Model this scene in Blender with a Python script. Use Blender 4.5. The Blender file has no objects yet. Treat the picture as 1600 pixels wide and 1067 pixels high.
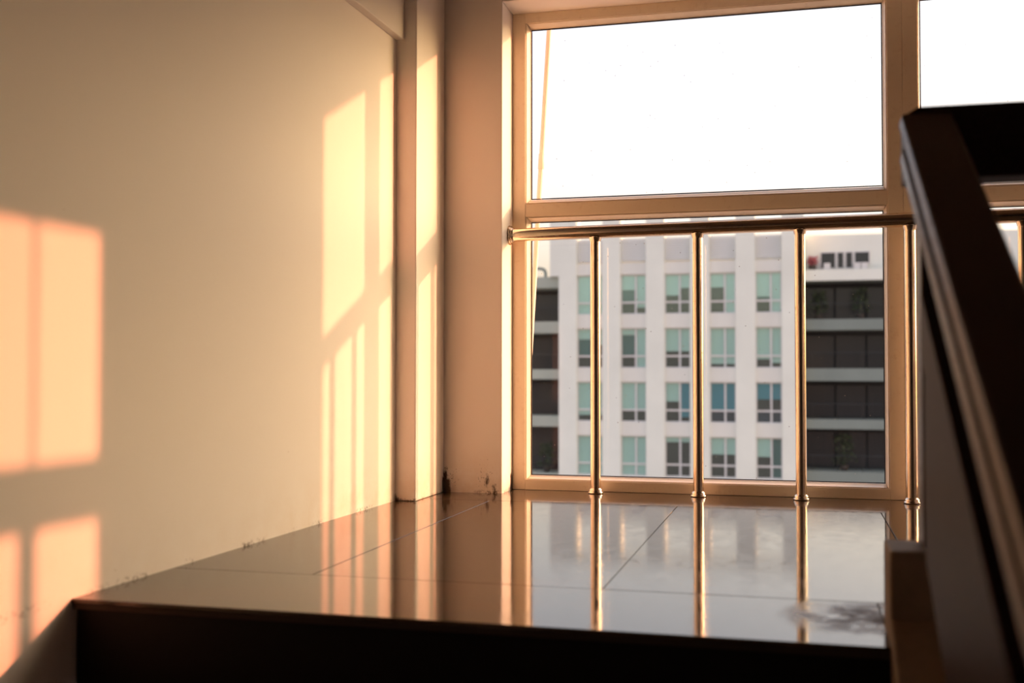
import bpy, bmesh, math, random
from mathutils import Vector, Matrix

# ------------------------------------------------------------------ camera, sky, sun, exposure
S = bpy.context.scene
COL = S.collection
EYE = Vector((0.0, 0.0, 0.43))
YAW, PITCH, ROLL = math.radians(14.489), math.radians(1.56), math.radians(0.045)
cam_d = bpy.data.cameras.new('camera')
cam = bpy.data.objects.new('camera', cam_d)
COL.objects.link(cam)
S.camera = cam
cam_d.sensor_width = 36.0
cam_d.lens = 1731.05 / 1600 * 36.0
cam_d.clip_start = 0.02
cam_d.clip_end = 2000
cam.matrix_world = (Matrix.Translation(EYE) @ Matrix.Rotation(YAW, 4, 'Z')
                    @ Matrix.Rotation(math.pi / 2 + PITCH, 4, 'X') @ Matrix.Rotation(ROLL, 4, 'Z'))
cam_d.dof.use_dof = True
cam_d.dof.focus_distance = 3.95
cam_d.dof.aperture_fstop = 2.8

SUN_TO = Vector((1.0, 0.42, 0.216)).normalized()      # direction towards the low evening sun
W = bpy.data.worlds.new('evening_sky')
S.world = W
W.use_nodes = True
wn, wl = W.node_tree.nodes, W.node_tree.links
wn.clear()
w_out = wn.new('ShaderNodeOutputWorld')
w_bg = wn.new('ShaderNodeBackground')
w_sky = wn.new('ShaderNodeTexSky')
w_sky.sky_type = 'NISHITA'
w_sky.sun_disc = False
w_sky.sun_elevation = math.asin(SUN_TO.z)
w_sky.sun_rotation = math.atan2(SUN_TO.x, SUN_TO.y)
w_sky.altitude = 20
w_sky.air_density = 1.0
w_sky.dust_density = 6.0
w_sky.ozone_density = 1.0
w_mul = wn.new('ShaderNodeMix')
w_mul.data_type = 'RGBA'
w_mul.blend_type = 'MULTIPLY'
w_mul.inputs[0].default_value = 1.0
w_mul.inputs[7].default_value = (0.93, 0.85, 0.82, 1)
w_haze = wn.new('ShaderNodeMix')                       # even white evening haze over the clear sky
w_haze.data_type = 'RGBA'
w_haze.inputs[0].default_value = 0.45
w_haze.inputs[7].default_value = (0.80, 0.54, 0.52, 1)
wl.new(w_sky.outputs[0], w_mul.inputs[6])
wl.new(w_mul.outputs[2], w_haze.inputs[6])
wl.new(w_haze.outputs[2], w_bg.inputs[0])
w_bg.inputs[1].default_value = 1.0
wl.new(w_bg.outputs[0], w_out.inputs[0])

sun_d = bpy.data.lights.new('sun', 'SUN')
sun_d.energy = 5.2
sun_d.color = (1.0, 0.285, 0.14)
sun_d.angle = math.radians(0.7)
sun = bpy.data.objects.new('sun', sun_d)
COL.objects.link(sun)
sun.rotation_euler = SUN_TO.to_track_quat('Z', 'Y').to_euler()
sun.location = (6, 3, 4)

S.view_settings.view_transform = 'Standard'
S.view_settings.look = 'None'
S.view_settings.gamma = 1.0
S.view_settings.use_curve_mapping = False
S.view_settings.exposure = 0.13
S.cycles.max_bounces = 14
S.cycles.diffuse_bounces = 8
S.cycles.glossy_bounces = 6
S.cycles.transmission_bounces = 8
S.cycles.transparent_max_bounces = 24
S.cycles.sample_clamp_indirect = 6.0

# ------------------------------------------------------------------ helpers
def tag(o, label=None, cat=None, group=None, kind=None):
    for k, v in (('label', label), ('category', cat), ('group', group), ('kind', kind)):
        if v:
            o[k] = v
    return o


def empty(name, loc=(0, 0, 0), parent=None):
    o = bpy.data.objects.new(name, None)
    o.empty_display_size = 0.1
    o.location = loc
    COL.objects.link(o)
    if parent:
        o.parent = parent
    return o


class MB:
    """collects shapes, then links them as one mesh object"""
    def __init__(self):
        self.v, self.f, self.s = [], [], []

    def add(self, vs, fs, smooth=False):
        b = len(self.v)
        self.v += [tuple(p) for p in vs]
        self.f += [[i + b for i in f] for f in fs]
        self.s += [smooth] * len(fs)
        return self

    def box(self, x0, x1, y0, y1, z0, z1):
        vs = [(x, y, z) for z in (z0, z1) for y in (y0, y1) for x in (x0, x1)]
        return self.add(vs, [(0, 2, 3, 1), (4, 5, 7, 6), (0, 1, 5, 4), (2, 6, 7, 3), (0, 4, 6, 2), (1, 3, 7, 5)])

    def prism(self, poly, a, b, axis=0):
        """extrude a polygon of two coordinates along an axis"""
        n = len(poly)
        def mk(p, t):
            return {0: (t, p[0], p[1]), 1: (p[0], t, p[1]), 2: (p[0], p[1], t)}[axis]
        vs = [mk(p, a) for p in poly] + [mk(p, b) for p in poly]
        fs = [list(range(n))[::-1], [n + i for i in range(n)]]
        fs += [(i, (i + 1) % n, n + (i + 1) % n, n + i) for i in range(n)]
        return self.add(vs, fs)

    def tube(self, p, q, r, n=20, r2=None, caps=True):
        p, q = Vector(p), Vector(q)
        d = (q - p).normalized()
        a = d.orthogonal().normalized()
        b = d.cross(a)
        r2 = r if r2 is None else r2
        vs = []
        for c, rr in ((p, r), (q, r2)):
            for i in range(n):
                t = 2 * math.pi * i / n
                vs.append(c + a * (rr * math.cos(t)) + b * (rr * math.sin(t)))
        self.add(vs, [(i, (i + 1) % n, n + (i + 1) % n, n + i) for i in range(n)], True)
        if caps:
            self.add(vs[:n], [list(range(n))[::-1]])
            self.add(vs[n:], [list(range(n))])
        return self

    def lathe(self, prof, c=(0, 0, 0), n=24, axis=(0, 0, 1)):
        """prof: list of (radius, distance along axis)"""
        d = Vector(axis).normalized()
        a = d.orthogonal().normalized()
        b = d.cross(a)
        c = Vector(c)
        vs = []
        for r, h in prof:
            for i in range(n):
                t = 2 * math.pi * i / n
                vs.append(c + d * h + a * (r * math.cos(t)) + b * (r * math.sin(t)))
        fs = []
        for k in range(len(prof) - 1):
            for i in range(n):
                j = (i + 1) % n
                fs.append((k * n + i, k * n + j, (k + 1) * n + j, (k + 1) * n + i))
        return self.add(vs, fs, True)

    def build(self, name, mat, parent=None, bevel=0.0, seg=2, kind=None):
        me = bpy.data.meshes.new(name)
        me.from_pydata(self.v, [], self.f)
        me.polygons.foreach_set('use_smooth', self.s)
        bm = bmesh.new()
        bm.from_mesh(me)
        bmesh.ops.recalc_face_normals(bm, faces=bm.faces)
        bm.to_mesh(me)
        bm.free()
        me.materials.append(mat)
        o = bpy.data.objects.new(name, me)
        COL.objects.link(o)
        if parent:
            o.parent = parent
        if bevel:
            m = o.modifiers.new('bevel', 'BEVEL')
            m.width = bevel
            m.segments = seg
            m.limit_method = 'ANGLE'
            m.angle_limit = math.radians(40)
        if kind:
            o['kind'] = kind
        return o


# ------------------------------------------------------------------ materials
def srgb(r, g, b):
    f = lambda c: c / 12.92 if c <= 0.04045 else ((c + 0.055) / 1.055) ** 2.4
    return (f(r / 255), f(g / 255), f(b / 255), 1)


class Mat:
    def __init__(self, name, color=(0.5, 0.5, 0.5, 1), rough=0.5, metal=0.0, ior=1.5, spec=0.5):
        self.m = bpy.data.materials.new(name)
        self.m.use_nodes = True
        self.n, self.l = self.m.node_tree.nodes, self.m.node_tree.links
        self.p = self.n['Principled BSDF']
        self.p.inputs['Base Color'].default_value = color
        self.p.inputs['Roughness'].default_value = rough
        self.p.inputs['Metallic'].default_value = metal
        self.p.inputs['IOR'].default_value = ior
        self.p.inputs['Specular IOR Level'].default_value = spec
        self.g = self.n.new('ShaderNodeNewGeometry')

    def pos(self):
        return self.g.outputs['Position']

    def noise(self, scale, detail=4, rough=0.55, stretch=None):
        t = self.n.new('ShaderNodeTexNoise')
        t.inputs['Scale'].default_value = scale
        t.inputs['Detail'].default_value = detail
        t.inputs['Roughness'].default_value = rough
        if stretch:
            mp = self.n.new('ShaderNodeMapping')
            mp.inputs['Scale'].default_value = stretch
            self.l.new(self.pos(), mp.inputs[0])
            self.l.new(mp.outputs[0], t.inputs[0])
        else:
            self.l.new(self.pos(), t.inputs[0])
        return t.outputs[0]

    def ramp(self, src, a, b, lo=0.0, hi=1.0, clamp=True):
        r = self.n.new('ShaderNodeMapRange')
        r.clamp = clamp
        for i, v in enumerate((a, b, lo, hi)):
            r.inputs[i + 1].default_value = v
        self.l.new(src, r.inputs[0])
        return r.outputs[0]

    def math(self, op, a, b=None):
        m = self.n.new('ShaderNodeMath')
        m.operation = op
        for i, v in enumerate((a, b)):
            if v is None:
                continue
            if isinstance(v, (int, float)):
                m.inputs[i].default_value = v
            else:
                self.l.new(v, m.inputs[i])
        return m.outputs[0]

    def mix(self, fac, a, b):
        m = self.n.new('ShaderNodeMix')
        m.data_type = 'RGBA'
        for i, v in ((0, fac), (6, a), (7, b)):
            if isinstance(v, (int, float, tuple)):
                m.inputs[i].default_value = v
            else:
                self.l.new(v, m.inputs[i])
        return m.outputs[2]

    def dist(self, c, s=None):
        v = self.n.new('ShaderNodeVectorMath')
        v.operation = 'DISTANCE'
        if s:
            m = self.n.new('ShaderNodeVectorMath')
            m.operation = 'MULTIPLY'
            self.l.new(self.pos(), m.inputs[0])
            m.inputs[1].default_value = s
            self.l.new(m.outputs[0], v.inputs[0])
            c = tuple(a * b for a, b in zip(c, s))
        else:
            self.l.new(self.pos(), v.inputs[0])
        v.inputs[1].default_value = c
        return v.outputs['Value']

    def axis(self, i):
        s = self.n.new('ShaderNodeSeparateXYZ')
        self.l.new(self.pos(), s.inputs[0])
        return s.outputs[i]

    def color(self, src):
        self.l.new(src, self.p.inputs['Base Color'])

    def rough(self, src):
        self.l.new(src, self.p.inputs['Roughness'])

    def bump(self, src, strength=0.2, dist=0.002):
        b = self.n.new('ShaderNodeBump')
        b.inputs['Strength'].default_value = strength
        b.inputs['Distance'].default_value = dist
        self.l.new(src, b.inputs['Height'])
        self.l.new(b.outputs[0], self.p.inputs['Normal'])


PAINT = (0.92, 0.88, 0.83, 1)


def make_plaster(name):
    m = Mat(name, PAINT, 0.62, spec=0.3)
    big = m.ramp(m.noise(2.2, 5), 0.35, 0.7)
    c = m.mix(m.math('MULTIPLY', big, 0.35), PAINT, (0.905, 0.86, 0.80, 1))
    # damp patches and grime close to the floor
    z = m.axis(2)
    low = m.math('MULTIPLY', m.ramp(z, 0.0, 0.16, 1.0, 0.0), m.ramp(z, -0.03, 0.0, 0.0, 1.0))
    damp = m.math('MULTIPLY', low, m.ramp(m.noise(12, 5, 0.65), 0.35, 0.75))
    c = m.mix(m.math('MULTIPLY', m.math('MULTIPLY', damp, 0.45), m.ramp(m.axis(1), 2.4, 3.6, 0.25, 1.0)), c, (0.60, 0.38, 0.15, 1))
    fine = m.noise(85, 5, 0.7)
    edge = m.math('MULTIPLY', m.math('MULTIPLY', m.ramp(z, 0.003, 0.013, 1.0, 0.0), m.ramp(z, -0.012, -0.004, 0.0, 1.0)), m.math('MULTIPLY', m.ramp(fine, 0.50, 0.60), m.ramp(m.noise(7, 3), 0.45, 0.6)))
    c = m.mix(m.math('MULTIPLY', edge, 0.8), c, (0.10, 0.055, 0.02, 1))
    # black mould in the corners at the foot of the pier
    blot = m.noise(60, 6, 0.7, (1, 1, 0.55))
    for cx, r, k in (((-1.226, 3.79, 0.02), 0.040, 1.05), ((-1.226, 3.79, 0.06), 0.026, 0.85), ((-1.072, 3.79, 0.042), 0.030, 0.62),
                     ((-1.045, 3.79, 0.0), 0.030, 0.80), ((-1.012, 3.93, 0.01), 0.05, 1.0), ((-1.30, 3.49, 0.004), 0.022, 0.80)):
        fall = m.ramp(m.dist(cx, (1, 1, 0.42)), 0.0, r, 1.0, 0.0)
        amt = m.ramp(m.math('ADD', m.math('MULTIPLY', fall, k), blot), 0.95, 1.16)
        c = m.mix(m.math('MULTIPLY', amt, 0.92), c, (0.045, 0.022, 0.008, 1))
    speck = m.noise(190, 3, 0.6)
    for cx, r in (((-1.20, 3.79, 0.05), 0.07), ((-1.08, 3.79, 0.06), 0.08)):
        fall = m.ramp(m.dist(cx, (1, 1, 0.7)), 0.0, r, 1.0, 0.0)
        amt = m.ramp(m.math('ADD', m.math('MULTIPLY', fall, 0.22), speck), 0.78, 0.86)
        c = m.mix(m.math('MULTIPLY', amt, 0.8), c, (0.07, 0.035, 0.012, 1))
    # small scuffs on the long wall
    for cx, r in (((-1.316, 2.72, 0.215), 0.012), ((-1.315, 2.77, 0.115), 0.009), ((-1.33, 1.97, 0.03), 0.012), ((-1.336, 1.80, 0.735), 0.008)):
        f = m.ramp(m.dist(cx), 0.0, r, 1.0, 0.0)
        amt = m.ramp(m.math('ADD', m.math('MULTIPLY', f, 0.7), blot), 0.95, 1.15)
        c = m.mix(m.math('MULTIPLY', amt, 0.45), c, (0.30, 0.20, 0.09, 1))
    m.color(c)
    m.bump(m.math('ADD', m.noise(140, 3), m.math('MULTIPLY', m.noise(14, 3), 1.4)), 0.10, 0.002)
    return m.m


M = {}
M['plaster'] = make_plaster('cream_plaster')
M['stairwell'] = Mat('stairwell_bounce_cut', (0.22, 0.17, 0.12, 1), 0.8).m  # unseen stairwell surfaces, darkened so less light bounces back

t = Mat('polished_stone_tile', (0.16, 0.115, 0.075, 1), 0.06, ior=1.5)
sp = t.ramp(t.noise(420, 3, 0.7), 0.38, 0.66)
cl = t.ramp(t.noise(6, 6, 0.6), 0.3, 0.72)
c = t.mix(sp, (0.032, 0.021, 0.012, 1), (0.085, 0.058, 0.035, 1))
c = t.mix(t.math('MULTIPLY', cl, 0.4), c, (0.10, 0.066, 0.037, 1))
stain = t.math('MULTIPLY', t.ramp(t.dist((0.115, 2.04, 0)), 0.03, 0.17, 1.0, 0.0), t.ramp(t.noise(13, 6, 0.65), 0.36, 0.56))
c = t.mix(t.math('MULTIPLY', stain, 0.75), c, (0.05, 0.034, 0.022, 1))
t.color(c)
dust = t.ramp(t.noise(26, 6, 0.7, (1, 0.4, 1)), 0.35, 0.75, 0.045, 0.13)
t.rough(t.math('ADD', dust, t.math('MULTIPLY', stain, 0.6)))
grain = t.ramp(t.noise(240, 4, 0.75, (1, 0.6, 1)), 0.36, 0.64, 0.30, 0.60)
t.l.new(grain, t.p.inputs['Specular IOR Level'])
t.bump(t.noise(5, 2), 0.05, 0.0015)
M['tile'] = t.m

t = Mat('tile_joint', (0.045, 0.03, 0.02, 1), 0.85)
M['joint'] = t.m
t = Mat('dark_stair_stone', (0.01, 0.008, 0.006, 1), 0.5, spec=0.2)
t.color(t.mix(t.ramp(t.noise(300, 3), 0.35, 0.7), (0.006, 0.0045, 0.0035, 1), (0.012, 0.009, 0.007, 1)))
M['stair'] = t.m

t = Mat('cream_window_profile', (0.82, 0.71, 0.54, 1), 0.38)
t.color(t.mix(t.math('MULTIPLY', t.ramp(t.noise(40, 5, 0.7), 0.55, 0.8), 0.35), (0.82, 0.71, 0.54, 1), (0.50, 0.34, 0.17, 1)))
M['frame'] = t.m
M['gasket'] = Mat('black_gasket', (0.012, 0.010, 0.010, 1), 0.6).m

t = Mat('polished_steel', (0.80, 0.69, 0.54, 1), 0.14, metal=1.0)
t.rough(t.ramp(t.noise(60, 4, 0.6, (1, 1, 0.1)), 0.3, 0.8, 0.10, 0.22))
t.color(t.mix(t.ramp(t.noise(90, 4, 0.7), 0.60, 0.74), (0.80, 0.69, 0.54, 1), (0.42, 0.30, 0.18, 1)))
M['steel'] = t.m

t = Mat('dark_wood', (0.030, 0.016, 0.011, 1), 0.33, spec=0.22)
wv = t.noise(38, 5, 0.6, (6, 0.6, 6))
t.color(t.mix(t.ramp(wv, 0.3, 0.7), (0.016, 0.009, 0.008, 1), (0.032, 0.019, 0.016, 1)))
t.rough(t.ramp(wv, 0.3, 0.7, 0.28, 0.42))
M['wood'] = t.m
t = Mat('dark_panel_wood', (0.030, 0.019, 0.016, 1), 0.5, spec=0.06)
wv = t.noise(38, 5, 0.6, (6, 0.6, 6))
t.color(t.mix(t.ramp(wv, 0.3, 0.7), (0.022, 0.013, 0.011, 1), (0.040, 0.025, 0.021, 1)))
M['panel'] = t.m

t = Mat('curb_plaster', (0.22, 0.16, 0.10, 1), 0.7)
t.color(t.mix(t.ramp(t.noise(18, 5), 0.35, 0.7), (0.24, 0.18, 0.11, 1), (0.18, 0.13, 0.075, 1)))
M['curb'] = t.m

# clear window glass: mostly lets light through, with a faint mirror image and dust specks
gm = bpy.data.materials.new('window_glass')
gm.use_nodes = True
gn, gl_ = gm.node_tree.nodes, gm.node_tree.links
gn.clear()
g_out = gn.new('ShaderNodeOutputMaterial')
g_tr = gn.new('ShaderNodeBsdfTransparent')
g_tr.inputs[0].default_value = (0.95, 0.965, 0.955, 1)
g_gl = gn.new('ShaderNodeBsdfGlossy')
g_gl.inputs['Roughness'].default_value = 0.01
g_fr = gn.new('ShaderNodeFresnel')
g_fr.inputs[0].default_value = 1.45
g_mx = gn.new('ShaderNodeMixShader')
gl_.new(g_fr.outputs[0], g_mx.inputs[0])
gl_.new(g_tr.outputs[0], g_mx.inputs[1])
gl_.new(g_gl.outputs[0], g_mx.inputs[2])
g_df = gn.new('ShaderNodeBsdfDiffuse')
g_df.inputs[0].default_value = (0.8, 0.75, 0.65, 1)
g_geo = gn.new('ShaderNodeNewGeometry')
g_vo = gn.new('ShaderNodeTexVoronoi')
g_vo.inputs['Scale'].default_value = 26
gl_.new(g_geo.outputs['Position'], g_vo.inputs['Vector'])
g_rg = gn.new('ShaderNodeMapRange')
for i, v in enumerate((0.035, 0.06, 0.55, 0.0)):
    g_rg.inputs[i + 1].default_value = v
gl_.new(g_vo.outputs['Distance'], g_rg.inputs[0])
g_mx2 = gn.new('ShaderNodeMixShader')
gl_.new(g_rg.outputs[0], g_mx2.inputs[0])
gl_.new(g_mx.outputs[0], g_mx2.inputs[1])
gl_.new(g_df.outputs[0], g_mx2.inputs[2])
gl_.new(g_mx2.outputs[0], g_out.inputs[0])
M['glass'] = gm

M['pole'] = Mat('cream_plastic_pipe', (0.60, 0.52, 0.44, 1), 0.5).m

# far building
def noisy(name, col, rough=0.7, amt=0.12, scale=0.6, stretch=None):
    t = Mat(name, col, rough)
    dk = tuple(x * (1 - amt * 2) for x in col[:3]) + (1,)
    t.color(t.mix(t.ramp(t.noise(scale, 5, 0.6, stretch), 0.3, 0.75), col, dk))
    return t.m


M['bwall'] = noisy('pale_facade_render', (0.88, 0.895, 0.81, 1), 0.8, 0.05, 0.4)
M['bspan'] = noisy('spandrel_render', (0.84, 0.83, 0.76, 1), 0.8, 0.07, 0.5, (1, 1, 0.3))
M['bpanel'] = noisy('louvre_panel_paint', (0.80, 0.80, 0.77, 1), 0.7, 0.04, 0.5)
M['bslab'] = noisy('grey_green_shade_tone', (0.24, 0.28, 0.255, 1), 0.8, 0.08, 0.5)  # shade of the right wing's slabs is painted into this darker tone
M['bslab_left'] = noisy('pale_green_shade_tone', (0.44, 0.47, 0.40, 1), 0.8, 0.08, 0.5)  # lighter copy for the left wing, its milder shade painted in
M['bdark'] = noisy('loggia_painted_shade', (0.045, 0.047, 0.047, 1), 0.8, 0.25, 0.5)  # deep shade inside the loggias, put into a near-black colour
M['bframe'] = Mat('far_window_frame', (0.72, 0.70, 0.68, 1), 0.5).m
M['blind'] = Mat('pale_roller_blind', (0.84, 0.90, 0.86, 1), 0.8).m
M['blue_blind'] = Mat('blue_roller_blind', (0.11, 0.36, 0.48, 1), 0.8).m
M['room'] = noisy('dim_room', (0.10, 0.095, 0.085, 1), 0.9, 0.3, 1.2)
M['teal_room'] = Mat('teal_curtain', (0.14, 0.25, 0.25, 1), 0.9).m
M['navy_room'] = Mat('navy_curtain', (0.045, 0.065, 0.11, 1), 0.9).m
M['dglass'] = Mat('dark_glazing', (0.03, 0.034, 0.036, 1), 0.15).m  # near-black glass; on the loggia doors it also carries the recess shade
t = Mat('far_window_glass', (1, 1, 1, 1), 0.1)
t.n.remove(t.p)
tr = t.n.new('ShaderNodeBsdfTransparent')
tr.inputs[0].default_value = (0.84, 0.93, 0.91, 1)
gg = t.n.new('ShaderNodeBsdfGlossy')
gg.inputs[0].default_value = (0.8, 0.95, 0.95, 1)
gg.inputs['Roughness'].default_value = 0.05
mx = t.n.new('ShaderNodeMixShader')
mx.inputs[0].default_value = 0.12
t.l.new(tr.outputs[0], mx.inputs[1])
t.l.new(gg.outputs[0], mx.inputs[2])
t.l.new(mx.outputs[0], t.n['Material Output'].inputs[0])
M['farglass'] = t.m
M['leaf'] = noisy('dark_leaf', (0.05, 0.075, 0.03, 1), 0.6, 0.3, 4)
M['flower'] = Mat('pink_red_petal', (0.46, 0.13, 0.14, 1), 0.6).m
M['pot'] = Mat('clay_pot', (0.06, 0.045, 0.035, 1), 0.8).m
M['ground'] = noisy('pale_ground', (0.42, 0.40, 0.37, 1), 0.9, 0.15, 0.05)

# ------------------------------------------------------------------ room shell
# long left wall runs from the lower flight up to the window, about one degree off square
def wall_x(y):
    return -1.335 + (y - 1.854) * (0.031 / 1.639)


YF = 3.793            # room face of the window wall
XL, XR, ZT = -1.017, 1.37, 1.752   # window opening
XW = 1.66             # right wall
b = MB()
b.prism([(wall_x(-2.6) - 0.2, -2.6), (wall_x(-2.6), -2.6), (wall_x(3.9), 3.9), (wall_x(3.9) - 0.2, 3.9)], -2.4, 2.75, 2)
b.build('wall_left', M['plaster'], kind='structure')

b = MB()
b.box(wall_x(3.8) - 0.2, XL, YF, 4.06, -0.35, 2.75)
b.box(XR, XW + 0.2, YF, 4.06, -0.35, 2.75)
b.box(XL, XR, YF, 4.06, ZT, 2.75)
b.build('wall_front', M['plaster'], kind='structure', bevel=0.003)

# pilaster standing in the corner
b = MB()
b.box(-1.42, -1.232, 3.49, YF, 0.0, 2.75)
b.build('trim_1', M['plaster'], kind='structure', bevel=0.004)
# projecting band high on the left wall
b = MB()
b.prism([(wall_x(-2.6) - 0.02, -2.6), (wall_x(-2.6) + 0.028, -2.6), (wall_x(3.49) + 0.028, 3.49), (wall_x(3.49) - 0.02, 3.49)], 1.545, 2.75, 2)
b.build('trim_2', M['plaster'], kind='structure', bevel=0.003)

# right wall with the side window the second patch of sun comes through
SY0, SY1, SZ0, SZ1 = 2.84, 3.25, 0.42, 1.395
b = MB()
b.box(XW, XW + 0.2, -2.6, SY0, -2.4, 2.75)
b.box(XW, XW + 0.2, SY1, YF, -2.4, 2.75)
b.box(XW, XW + 0.2, SY0, SY1, -2.4, SZ0)
b.box(XW, XW + 0.2, SY0, SY1, SZ1, 2.75)
b.build('wall_right', M['plaster'], kind='structure')
b = MB()
b.box(-1.7, XW + 0.2, -2.8, -2.6, -2.4, 2.75)
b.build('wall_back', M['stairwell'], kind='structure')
b = MB()
b.box(-1.7, XW + 0.2, -2.8, 4.06, 2.75, 2.9)
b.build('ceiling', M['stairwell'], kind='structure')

# landing: slab, then the polished tiles one by one
YE = 1.835
b = MB()
b.box(-1.40, XW, YE + 0.004, 2.18, -0.02, -0.008)
b.box(-1.40, XW, YE + 0.02, 4.06, -0.17, -0.016)
b.box(-1.40, XW, 4.06, 4.34, -0.30, -0.12)
floor = b.build('floor', M['joint'], kind='structure')
rows = [(YE, 2.18, [-1.36, 0.140, 0.90, XW]),
        (2.18, 3.578, [-1.36, -1.0, -0.378, 0.242, 0.862, 1.482, XW]),
        (3.578, 3.97, [-1.36, 0.65, XW])]
rnd = random.Random(4)
for y0, y1, xs in rows:
    for x0, x1 in zip(xs[:-1], xs[1:]):
        g = 0.0012
        dz = rnd.uniform(-0.0005, 0.0003)
        b = MB()
        b.box(x0 + g, x1 - g, y0 + (g if y0 > 2 else 0), y1 - g, -0.016 if y0 > 2 else -0.008, dz)
        b.build('tile', M['tile'], floor, bevel=0.0006, seg=1)

# ------------------------------------------------------------------ windows
FY0, FY1, GY = 3.940, 4.02, 3.992


def window(name, x0, x1, left_w, right_w):
    """x0..x1 glass width; frame members around; transom between lower and upper pane"""
    b = MB()
    b.box(x0 - left_w, x0 - 0.011, FY0, FY1, 0.0, ZT)
    b.box(x1 + 0.011, x1 + right_w, FY0, FY1, 0.0, ZT)
    b.box(x0 - 0.011, x1 + 0.011, FY0, FY1, 1.715, ZT)
    b.box(x0 - 0.011, x1 + 0.011, FY0, FY1, 0.0, 0.036)
    root = b.build(name, M['frame'], kind='structure', bevel=0.0015)
    b = MB()
    b.box(x0 - 0.011, x1 + 0.011, FY0 + 0.002, FY1, 0.998, 1.046)
    b.build('transom', M['frame'], root, bevel=0.0015)
    for z0, z1 in ((0.049, 0.984), (1.068, 1.703)):
        bead = MB()
        ya, yb = FY0 + 0.005, GY + 0.004
        e0 = 0.0205 if z0 > 0.5 else 0.0125       # upper pane sits deeper in its rail
        e1 = 0.0125
        bead.prism([(x0 - 0.0105, ya), (x0 - 0.0075, ya), (x0, yb), (x0 - 0.0105, yb)], z0 - e0, z1 + e1, 2)
        bead.prism([(x1 + 0.0105, ya), (x1 + 0.0075, ya), (x1, yb), (x1 + 0.0105, yb)], z0 - e0, z1 + e1, 2)
        bead.prism([(ya, z0 - e0), (ya, z0 - e0 + 0.003), (yb, z0), (yb, z0 - e0)], x0 - 0.002, x1 + 0.002, 0)
        bead.prism([(ya, z1 + e1), (ya, z1 + e1 - 0.003), (yb, z1), (yb, z1 + e1)], x0 - 0.002, x1 + 0.002, 0)
        bead.build('glazing_bead', M['frame'], root, bevel=0.001)
        gk = MB()
        e = 0.0035
        gk.box(x0, x0 + e, GY - 0.004, GY - 0.001, z0, z1)
        gk.box(x1 - e, x1, GY - 0.004, GY - 0.001, z0, z1)
        gk.box(x0 + e, x1 - e, GY - 0.004, GY - 0.001, z0, z0 + e)
        gk.box(x0 + e, x1 - e, GY - 0.004, GY - 0.001, z1 - e, z1)
        gk.build('gasket', M['gasket'], root)
        pn = MB()
        pn.add([(x0, GY, z0), (x1, GY, z0), (x1, GY, z1), (x0, GY, z1)], [(0, 1, 2, 3)])
        pn.build('pane', M['glass'], root)
    return root


window('window_1', -0.957, 0.286, 0.060, 0.0605)
window('window_2', 0.4075, 1.30, 0.0605, 0.07)

# side window in the right wall
b = MB()
xa, xb = XW + 0.07, XW + 0.13
b.box(xa, xb, SY0, SY0 + 0.05, SZ0, SZ1)
b.box(xa, xb, SY1 - 0.02, SY1, SZ0, SZ1)
b.box(xa, xb, SY0, SY1, SZ0, SZ0 + 0.05)
b.box(xa, xb, SY0, SY1, SZ1 - 0.02, SZ1)
w3 = b.build('window_3', M['frame'], kind='structure')
b = MB()
b.box(xa, xb, SY0 + 0.05, SY1 - 0.02, 0.815, 0.925)
b.build('transom', M['frame'], w3)
b = MB()
b.box(xa + 0.01, xb, 2.999, 3.027, SZ0 + 0.05, 0.815)
b.build('mullion', M['frame'], w3)
b = MB()
b.add([(xa + 0.012, SY0 + 0.05, 0.925), (xa + 0.012, 3.02, 0.925), (xa + 0.012, 3.02, SZ1 - 0.02), (xa + 0.012, SY0 + 0.05, SZ1 - 0.02)], [(0, 1, 2, 3)])
b.build('sliding_pane', M['glass'], w3)
b = MB()
b.box(xa + 0.008, xa + 0.016, 3.012, 3.022, 0.925, SZ1 - 0.02)
b.build('sash_edge', M['frame'], w3)
b = MB()
xg = XW + 0.10
b.add([(xg, SY0, SZ0), (xg, SY1, SZ0), (xg, SY1, SZ1), (xg, SY0, SZ1)], [(0, 1, 2, 3)])
b.build('pane', M['glass'], w3)

# ------------------------------------------------------------------ steel guard rail in front of the window
def rail_pt(x):
    t = (x + 1.017) / 2.387
    return Vector((x, 3.893 - 0.075 * t, 0.9265 + 0.009 * t))


guard = empty('guard_rail', rail_pt(0.17) * 1.0)
guard.location.z = 0
tag(guard, 'polished steel guard rail with slim round posts in front of the landing window', 'railing')
off = guard.location.copy()


def local(p):
    return Vector(p) - off


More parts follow.
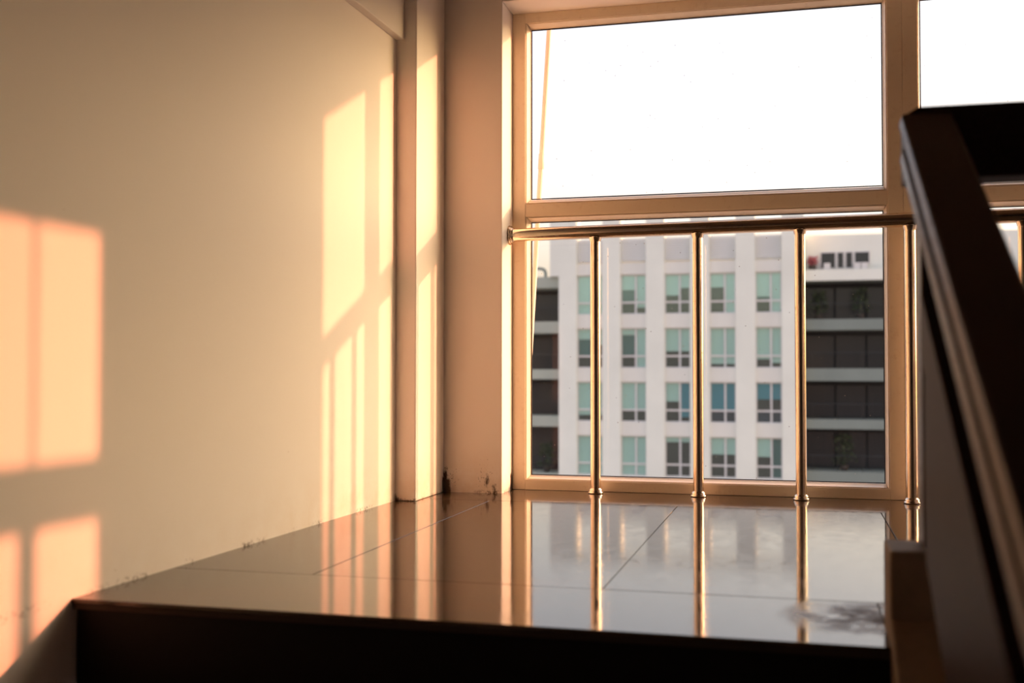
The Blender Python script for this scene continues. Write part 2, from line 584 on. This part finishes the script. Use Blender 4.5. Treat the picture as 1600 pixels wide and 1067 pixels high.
RR = 0.0238
b = MB()
b.tube(local(rail_pt(XL + 0.002)), local(rail_pt(XR - 0.002)), RR, 36)
b.build('top_rail', M['steel'], guard)
for x, sgn in ((XL, 1), (XR, -1)):
    c = local(rail_pt(x))
    b = MB()
    b.lathe([(0.0, 0.0), (0.035, 0.0), (0.0355, 0.003), (0.032, 0.0045), (0.0335, 0.0065), (0.0325, 0.009), (0.029, 0.010),
             (0.0305, 0.0125), (0.029, 0.015), (0.026, 0.016), (0.027, 0.0185), (RR, 0.020)], c, 32, (sgn, 0, 0))
    b.build('wall_flange', M['steel'], guard, )
BASE = [(0.0, 0.0), (0.0265, 0.0), (0.0275, 0.003), (0.0265, 0.006), (0.0235, 0.0075), (0.0242, 0.010), (0.0235, 0.0135),
        (0.0205, 0.016), (0.0185, 0.019)]
for x in (-0.697, -0.336, 0.007, 0.358, 0.702, 1.05):
    p = rail_pt(x)
    o = local((p.x, p.y, 0))
    b = MB()
    b.tube(o + Vector((0, 0, 0.002)), o + Vector((0, 0, p.z - RR + 0.006)), 0.0183, 28)
    post = b.build('post', M['steel'], guard)
    b = MB()
    b.lathe(BASE, o, 28)
    b.build('base_collar', M['steel'], post)
    b = MB()
    h = p.z - RR
    b.lathe([(0.0183, h - 0.012), (0.0205, h - 0.004), (0.0235, h + 0.004)], o, 28)
    b.build('weld', M['steel'], post)

# ------------------------------------------------------------------ dark wooden stair banister in the foreground
SL = 0.553                      # rise of the flight per metre
BX = 0.161                      # left face of the hand rail
YT = 1.85                       # where the sloping rail meets the level one
ZTOP = 0.840
ban = empty('stair_banister', (0.22, 1.9, 0.15))
tag(ban, 'dark brown wooden stair banister with wide moulded handrail and solid side panel', 'banister')
bo = ban.location.copy()


def sloped(prof, y_near, y_far, name, mat, bevel=0.0):
    """sweep a profile of (x, height below the top line) along the flight"""
    n = len(prof)
    vs = []
    for y in (y_near, y_far):
        for x, h in prof:
            vs.append((x - bo.x, y - bo.y, ZTOP - SL * (YT - y) + h - bo.z))
    fs = [list(range(n)), [n + i for i in range(n)][::-1]]
    fs += [(i, n + i, n + (i + 1) % n, (i + 1) % n) for i in range(n)]
    b = MB()
    b.add(vs, fs)
    return b.build(name, mat, ban, bevel=bevel, seg=3)


w = 0.075
rail_prof = [(BX, -0.004), (BX + 0.004, 0.0), (BX + w - 0.004, 0.0), (BX + w, -0.004),
             (BX + w + 0.004, -0.018), (BX + w, -0.032), (BX + w - 0.008, -0.040), (BX + w - 0.008, -0.052), (BX + w, -0.058),
             (BX + w + 0.003, -0.076), (BX + w - 0.006, -0.094), (BX + w - 0.020, -0.102), (BX + 0.020, -0.102), (BX + 0.006, -0.094),
             (BX - 0.003, -0.076), (BX, -0.058), (BX + 0.008, -0.052), (BX + 0.008, -0.040), (BX, -0.032), (BX - 0.004, -0.018)]
sloped(rail_prof, -0.30, YT, 'handrail', M['wood'], 0.002)
# level rail that turns across the landing
b = MB()
b.prism([(x - bo.x, z - bo.z) for x, z in ((BX + 0.006, 0.735), (BX + 0.006, 0.838), (BX + 0.026, 0.851), (0.78, 0.851), (0.78, 0.735))],
        YT + 0.001 - bo.y, YT + 0.08 - bo.y, 1)
b.build('level_rail', M['panel'], ban, bevel=0.003)
b = MB()
b.box(0.190 - bo.x, 0.262 - bo.x, 1.868 - bo.y, 1.94 - bo.y, 0.0, 0.735 - bo.z)
b.build('newel_post', M['wood'], ban, bevel=0.004)
b = MB()
b.box(0.70 - bo.x, 0.775 - bo.x, 1.853 - bo.y, 1.928 - bo.y, 0.001 - bo.z, 0.735 - bo.z)
b.build('newel_post', M['wood'], ban, bevel=0.004)
# solid side panel below the handrail with a moulded strip
PYF = 1.625


def board(h0, h1, x0, x1, name, yf=PYF, yn=-0.25):
    vs = []
    for x in (x0, x1):
        for y, h in ((yn, h0), (yf, h0), (yf, h1), (yn, h1)):
            vs.append((x - bo.x, y - bo.y, ZTOP - SL * (YT - y) + h - bo.z))
    b = MB()
    b.add(vs, [(0, 1, 2, 3), (7, 6, 5, 4), (0, 4, 5, 1), (1, 5, 6, 2), (2, 6, 7, 3), (3, 7, 4, 0)])
    return b.build(name, M['panel'], ban, bevel=0.002)


board(-0.275, -0.178, BX + 0.004, BX + 0.040, 'panel_strip')
board(-0.545, -0.277, BX + 0.007, BX + 0.040, 'side_panel')
board(-0.178, -0.100, BX + 0.030, BX + 0.055, 'rail_support', yf=1.60)
# pale curb the banister stands on
b = MB()
b.box(0.137, 0.30, 1.835, 1.962, 0.0, 0.150)
pl = b.build('stair_plinth', M['curb'], bevel=0.004)
tag(pl, 'low plastered plinth at the landing edge under the dark banister', 'plinth')
b = MB()
b.prism([(1.835, -0.30), (1.835, 0.045), (-1.4, 0.045 - SL * 3.235), (-1.4, -0.30 - SL * 3.235)], 0.137, 0.30, 0)
b.build('stair_string', M['curb'], pl, bevel=0.004)

# lower flight of steps
st = empty('staircase', (-0.6, YE, -0.16))
tag(st, 'dark stone flight of steps descending from the landing edge', 'stairs')
so = st.location.copy()
RISE, GO = 0.152, 0.275
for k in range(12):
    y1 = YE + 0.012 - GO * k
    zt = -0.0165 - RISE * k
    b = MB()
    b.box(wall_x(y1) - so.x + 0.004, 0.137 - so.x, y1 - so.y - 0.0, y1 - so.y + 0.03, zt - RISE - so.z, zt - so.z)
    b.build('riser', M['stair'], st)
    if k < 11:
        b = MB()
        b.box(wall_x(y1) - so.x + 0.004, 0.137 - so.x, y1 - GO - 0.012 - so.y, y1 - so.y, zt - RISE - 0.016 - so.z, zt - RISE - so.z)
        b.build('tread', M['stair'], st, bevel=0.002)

# upper flight that climbs back towards the camera on the right
up = empty('staircase', (1.0, YE, 0.0))
tag(up, 'dark stone flight of steps climbing beyond the banister on the right', 'stairs')
uo = up.location.copy()
X0, X1 = 0.42, XW - 0.01
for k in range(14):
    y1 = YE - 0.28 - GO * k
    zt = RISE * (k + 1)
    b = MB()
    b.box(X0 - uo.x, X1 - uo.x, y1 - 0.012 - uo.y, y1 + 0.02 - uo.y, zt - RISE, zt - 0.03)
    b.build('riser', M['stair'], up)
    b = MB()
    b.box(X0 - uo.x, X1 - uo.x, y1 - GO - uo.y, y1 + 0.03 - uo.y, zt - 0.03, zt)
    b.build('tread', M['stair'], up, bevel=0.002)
b = MB()
b.prism([(YE - 0.28 - uo.y, -0.02), (YE - 0.20 - uo.y, -0.17), (YE - 0.28 - GO * 14 - uo.y, RISE * 14 - 0.26), (YE - 0.28 - GO * 14 - uo.y, RISE * 14 - 0.04)], X0 - uo.x, X1 - uo.x, 0)
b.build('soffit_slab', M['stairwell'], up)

# ------------------------------------------------------------------ pole leaning outside the glass
def pole_pt(z):
    return Vector((-0.919 - 0.0608 * (1.727 - z), 4.12, z))


b = MB()
b.tube(pole_pt(-0.12), pole_pt(2.6), 0.0098, 18)
pole = b.build('leaning_pole', M['pole'])
tag(pole, 'slim cream pole leaning outside the left edge of the window', 'pole')
b = MB()
pc = pole_pt(1.235)
d = (pole_pt(2) - pole_pt(1)).normalized()
b.lathe([(0.0098, -0.03), (0.0118, -0.028), (0.0118, 0.028), (0.0098, 0.03)], pc, 18, d)
b.build('joint', M['pole'], pole)

# ------------------------------------------------------------------ pale office building across the street
BY = 62.0
bld = empty('office_building', (8.0, BY, -14.0))
tag(bld, 'pale multi-storey office building with teal windows seen across the street', 'building')
B0 = bld.location.copy()


def bbox(x0, x1, y0, y1, z0, z1, name, mat, parent=bld):
    b = MB()
    b.box(x0 - B0.x, x1 - B0.x, y0 - B0.y, y1 - B0.y, z0 - B0.z, z1 - B0.z)
    return b.build(name, mat, parent)


GROUND = -14.0
# bay edges (x) and storey lines (z), metres
BAYS = [(-12.24, -10.73), (-9.73, -8.26), (-7.25, -5.80), (-4.76, -3.32), (-2.27, -0.85)]
ROWS = [5.96, 2.98, 0.0, -2.98]     # window heads, replaced below
HEAD0, PITCHZ, WINH = 5.93, 3.03, 2.27
ROWS = [HEAD0 - PITCHZ * k for k in range(4)]
XA, XB = -13.26, 0.33
TOPZ = 10.40
REC = 0.35
# pilasters
edges = [XA] + [v for bay in BAYS for v in bay] + [XB]
for i in range(0, len(edges), 2):
    bbox(edges[i], edges[i + 1], BY, BY + 1.2, GROUND, TOPZ, 'pilaster', M['bwall'])
bbox(-13.78, XA, BY, BY + 1.2, 5.90, TOPZ, 'pilaster', M['bwall'])
# crown beam across the open roof frame
bbox(-13.7, XB, BY + 0.02, BY + 1.18, TOPZ - 0.47, TOPZ, 'crown_beam', M['bwall'])
bbox(XA + 0.2, XB - 0.2, BY + 1.2, BY + 14, GROUND, 7.0, 'core', M['bwall'])
pattern = {
    # pane states from upper left: (blind share, blind colour, room behind)
    (0, 0): ['p100', 'p100', 'p100', 'p100'], (0, 1): ['p55t', 'p100', 'd', 'p40'], (0, 2): ['p78', 'p50', 'd', 'd'],
    (0, 3): ['p50', 'p100', 'd', 'p100'], (0, 4): ['p88t', 'p100', 'd', 'p100'],
    (1, 0): ['p38t', 'p60', 'd', 'd'], (1, 1): ['p22t', 'p100', 'd', 'p100'], (1, 2): ['p85', 'p85', 'd', 'd'],
    (1, 3): ['p100', 'p100', 'p70', 'p70'], (1, 4): ['p100', 'p100', 'p25', 'p60'],
    (2, 0): ['p100', 'p100', 'p45', 'p45'], (2, 1): ['p100', 'p100', 'd', 'd'], (2, 2): ['p70', 'b100', 'd', 'b60'],
    (2, 3): ['b100', 'b100', 'n', 'n'], (2, 4): ['b60', 'b60', 'n', 'n'],
    (3, 0): ['p100', 'p100', 'p100', 'p100'], (3, 1): ['p100', 'p100', 'p100', 'p100'], (3, 2): ['p18', 'p18', 'd', 'd'],
    (3, 3): ['p62', 'p62', 'd', 'd'], (3, 4): ['p68', 't', 'd', 't'],
}
for ci, (x0, x1) in enumerate(BAYS):
    # louvred panel below the open crown
    pz0, pz1 = 6.66, 7.98
    lp = bbox(x0, x1, BY + REC - 0.05, BY + REC + 0.2, pz0, pz1, 'louvre_panel', M['bpanel'])
    b = MB()
    nl = 9
    for k in range(nl):
        zz = pz0 + 0.1 + (pz1 - pz0 - 0.1) * k / nl
        b.prism([(BY + REC - 0.12 - B0.y, zz - B0.z), (BY + REC - 0.05 - B0.y, zz + 0.02 - B0.z), (BY + REC - 0.05 - B0.y, zz + 0.12 - B0.z)],
                x0 + 0.04 - B0.x, x1 - 0.04 - B0.x, 0)
    b.build('louvre', M['bpanel'], lp)
    zprev = pz0 - 0.08
    for ri, head in enumerate(ROWS):
        bbox(x0, x1, BY + 0.12, BY + REC + 0.2, head, zprev, 'spandrel', M['bspan'])
        sill = head - WINH
        zprev = sill
        # window: frame ring with a mullion and a cross bar, four panes
        fw = 0.07
        mx_ = x0 + (x1 - x0) * 0.585
        bar = sill + WINH * 0.30
        b = MB()
        yf0, yf1 = BY + 0.28, BY + 0.38
        def fb(a0, a1, c0, c1):
            b.box(a0 - B0.x, a1 - B0.x, yf0 - B0.y, yf1 - B0.y, c0 - B0.z, c1 - B0.z)
        fb(x0, x0 + fw, sill, head)
        fb(x1 - fw, x1, sill, head)
        fb(x0 + fw, x1 - fw, head - fw, head)
        fb(x0 + fw, x1 - fw, sill, sill + fw)
        fb(mx_ - 0.05, mx_ + 0.05, sill + fw, head - fw)
        fb(x0 + fw, mx_ - 0.05, bar - 0.05, bar + 0.05)
        fb(mx_ + 0.05, x1 - fw, bar - 0.05, bar + 0.05)
        win = b.build('window', M['bframe'], bld)
        quads = [(x0 + fw, mx_ - 0.05, bar + 0.05, head - fw), (mx_ + 0.05, x1 - fw, bar + 0.05, head - fw),
                 (x0 + fw, mx_ - 0.05, sill + fw, bar - 0.05), (mx_ + 0.05, x1 - fw, sill + fw, bar - 0.05)]
        for (a0, a1, c0, c1), code in zip(quads, pattern[(ri, ci)]):
            b = MB()
            b.box(a0 - B0.x, a1 - B0.x, BY + 0.33 - B0.y, BY + 0.345 - B0.y, c0 - B0.z, c1 - B0.z)
            b.build('pane', M['farglass'], win)
            bm_ = M['blue_blind'] if code[0] == 'b' else M['blind']
            back = {'t': M['teal_room'], 'n': M['navy_room'], 'd': M['room']}.get(code[-1], M['room'])
            b = MB()
            b.box(a0 - 0.04 - B0.x, a1 + 0.04 - B0.x, BY + 0.50 - B0.y, BY + 0.55 - B0.y, c0 - 0.04 - B0.z, c1 + 0.04 - B0.z)
            b.build('room_lining', back, win)
            if code[0] in 'pb':
                share = int(''.join(ch for ch in code if ch.isdigit())) / 100
                b = MB()
                b.box(a0 + 0.005 - B0.x, a1 - 0.005 - B0.x, BY + 0.38 - B0.y, BY + 0.395 - B0.y, c1 - (c1 - c0) * share - B0.z, c1 - B0.z)
                b.build('roller_blind', bm_, win)
    bbox(x0, x1, BY + 0.12, BY + REC + 0.2, GROUND, zprev, 'spandrel', M['bspan'])

# wings with dark loggias
def wing(x0, x1, y, slabs, top, slab_mat, name):
    zs = sorted(slabs, reverse=True)
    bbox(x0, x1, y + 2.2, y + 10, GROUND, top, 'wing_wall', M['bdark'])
    prev = None
    for z0, z1 in zs:
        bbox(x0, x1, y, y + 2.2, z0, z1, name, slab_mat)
    for (a0, a1), (c0, c1) in zip(zs[:-1], zs[1:]):
        # glazed doors at the back of each loggia
        n = max(2, int((x1 - x0) / 1.6))
        for k in range(n):
            u0 = x0 + (x1 - x0) * k / n
            u1 = x0 + (x1 - x0) * (k + 1) / n
            bbox(u0 + 0.06, u1 - 0.06, y + 2.1, y + 2.2, c1, a0 - 0.25, 'loggia_door', M['dglass'])
        b = MB()
        b.tube((x0 - B0.x, y + 0.08 - B0.y, c1 + 0.85 - B0.z), (x1 - B0.x, y + 0.08 - B0.y, c1 + 0.85 - B0.z), 0.02, 8)
        k = x0 + 0.4
        while k < x1:
            b.tube((k - B0.x, y + 0.08 - B0.y, c1 - B0.z), (k - B0.x, y + 0.08 - B0.y, c1 + 0.85 - B0.z), 0.014, 6)
            k += 1.3
        b.build('balcony_rail', M['dglass'], bld)


WL = [(5.27, 5.9), (2.66, 3.32), (0.0, 0.565), (-2.72, -2.11), (-6.2, -5.4)]
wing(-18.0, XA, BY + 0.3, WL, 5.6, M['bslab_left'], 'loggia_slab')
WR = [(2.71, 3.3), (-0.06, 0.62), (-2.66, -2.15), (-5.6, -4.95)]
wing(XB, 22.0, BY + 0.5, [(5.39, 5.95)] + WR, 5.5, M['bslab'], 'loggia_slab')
# roof storey of the right wing, with its small windows
bbox(XB, 22.0, BY + 0.9, BY + 9, 5.95, 7.92, 'roof_storey', M['bwall'])
bbox(XB, 22.0, BY + 0.45, BY + 0.55, 5.39, 6.0, 'terrace_parapet', M['bwall'])
for a, c, z0, z1 in ((1.25, 1.97, 6.12, 6.93), (2.12, 2.40, 6.12, 6.93), (2.56, 2.86, 6.12, 6.93), (3.02, 3.74, 6.36, 6.93)):
    wf = bbox(a - 0.06, c + 0.06, BY + 0.84, BY + 0.91, z0 - 0.06, z1 + 0.06, 'window', M['bframe'])
    b = MB()
    b.box(a - B0.x, c - B0.x, BY + 0.825 - B0.y, BY + 0.85 - B0.y, z0 - B0.z, z1 - B0.z)
    b.build('pane', M['dglass'], wf)
for x in (1.55, 3.12, 3.50):
    bbox(x - 0.17, x + 0.17, BY + 0.62, BY + 0.83, 5.97, 6.36, 'cooling_unit', M['bframe'])
# vent pipe on the roof of the left wing
b = MB()
pts = [Vector((-14.3, BY + 1.2, 5.88)), Vector((-14.3, BY + 1.2, 6.25)), Vector((-14.4, BY + 1.2, 6.42)), Vector((-14.7, BY + 1.2, 6.48)), Vector((-15.2, BY + 1.2, 6.48))]
for p, q in zip(pts[:-1], pts[1:]):
    b.tube(p - B0, q - B0, 0.09, 12)
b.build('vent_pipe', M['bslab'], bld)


def plant(name, label, x, y, z, w, h, seed, mat, cat='plant', group=None):
    r = random.Random(seed)
    root = empty(name, (x, y, z))
    tag(root, label, cat, group)
    b = MB()
    b.lathe([(0.0, 0.0), (0.16, 0.0), (0.22, 0.3), (0.20, 0.3), (0.0, 0.27)], (0, 0, 0), 14)
    b.build('pot', M['pot'], root)
    b = MB()
    for k in range(140):
        a = r.uniform(0, 6.283)
        rr = w * math.sqrt(r.random())
        zz = 0.3 + (h - 0.3) * r.random() ** 0.8
        sc = (1 - 0.5 * (zz / h)) 
        c = Vector((rr * sc * math.cos(a), rr * sc * math.sin(a), zz))
        d1 = Vector((r.uniform(-1, 1), r.uniform(-1, 1), r.uniform(-0.3, 1))).normalized()
        d2 = d1.orthogonal().normalized()
        L, Wd = r.uniform(0.14, 0.24), r.uniform(0.04, 0.08)
        b.add([c, c + d1 * L * 0.5 + d2 * Wd, c + d1 * L, c + d1 * L * 0.5 - d2 * Wd], [(0, 1, 2, 3)])
    b.tube((0, 0, 0.25), (0, 0, h * 0.7), 0.03, 8)
    b.build('foliage', mat, root, kind='stuff')
    return root


plant('flowering_shrub', 'potted shrub with pink red flowers on the white roof terrace', 0.78, BY + 0.70, 5.95, 0.34, 0.72, 3, M['flower'])
plant('balcony_plant', 'leafy plant on the topmost dark balcony, beside the white facade', 1.1, BY + 1.2, 3.3, 0.7, 1.6, 5, M['leaf'])
plant('balcony_plant', 'leafy plant on the topmost dark balcony, towards the window mullion', 3.3, BY + 1.2, 3.3, 0.75, 1.7, 6, M['leaf'])
plant('balcony_plant', 'leafy plant on the lowest dark balcony at the right of the facade', 2.4, BY + 1.2, -4.95, 0.8, 1.9, 7, M['leaf'])
plant('balcony_plant', 'leafy plant on the lowest dark balcony at the left of the facade', -14.2, BY + 1.1, -5.4, 0.75, 1.6, 8, M['leaf'])

b = MB()
b.add([(-300, 4.4, GROUND), (300, 4.4, GROUND), (300, 600, GROUND), (-300, 600, GROUND)], [(0, 1, 2, 3)])
b.build('ground', M['ground'], kind='structure')
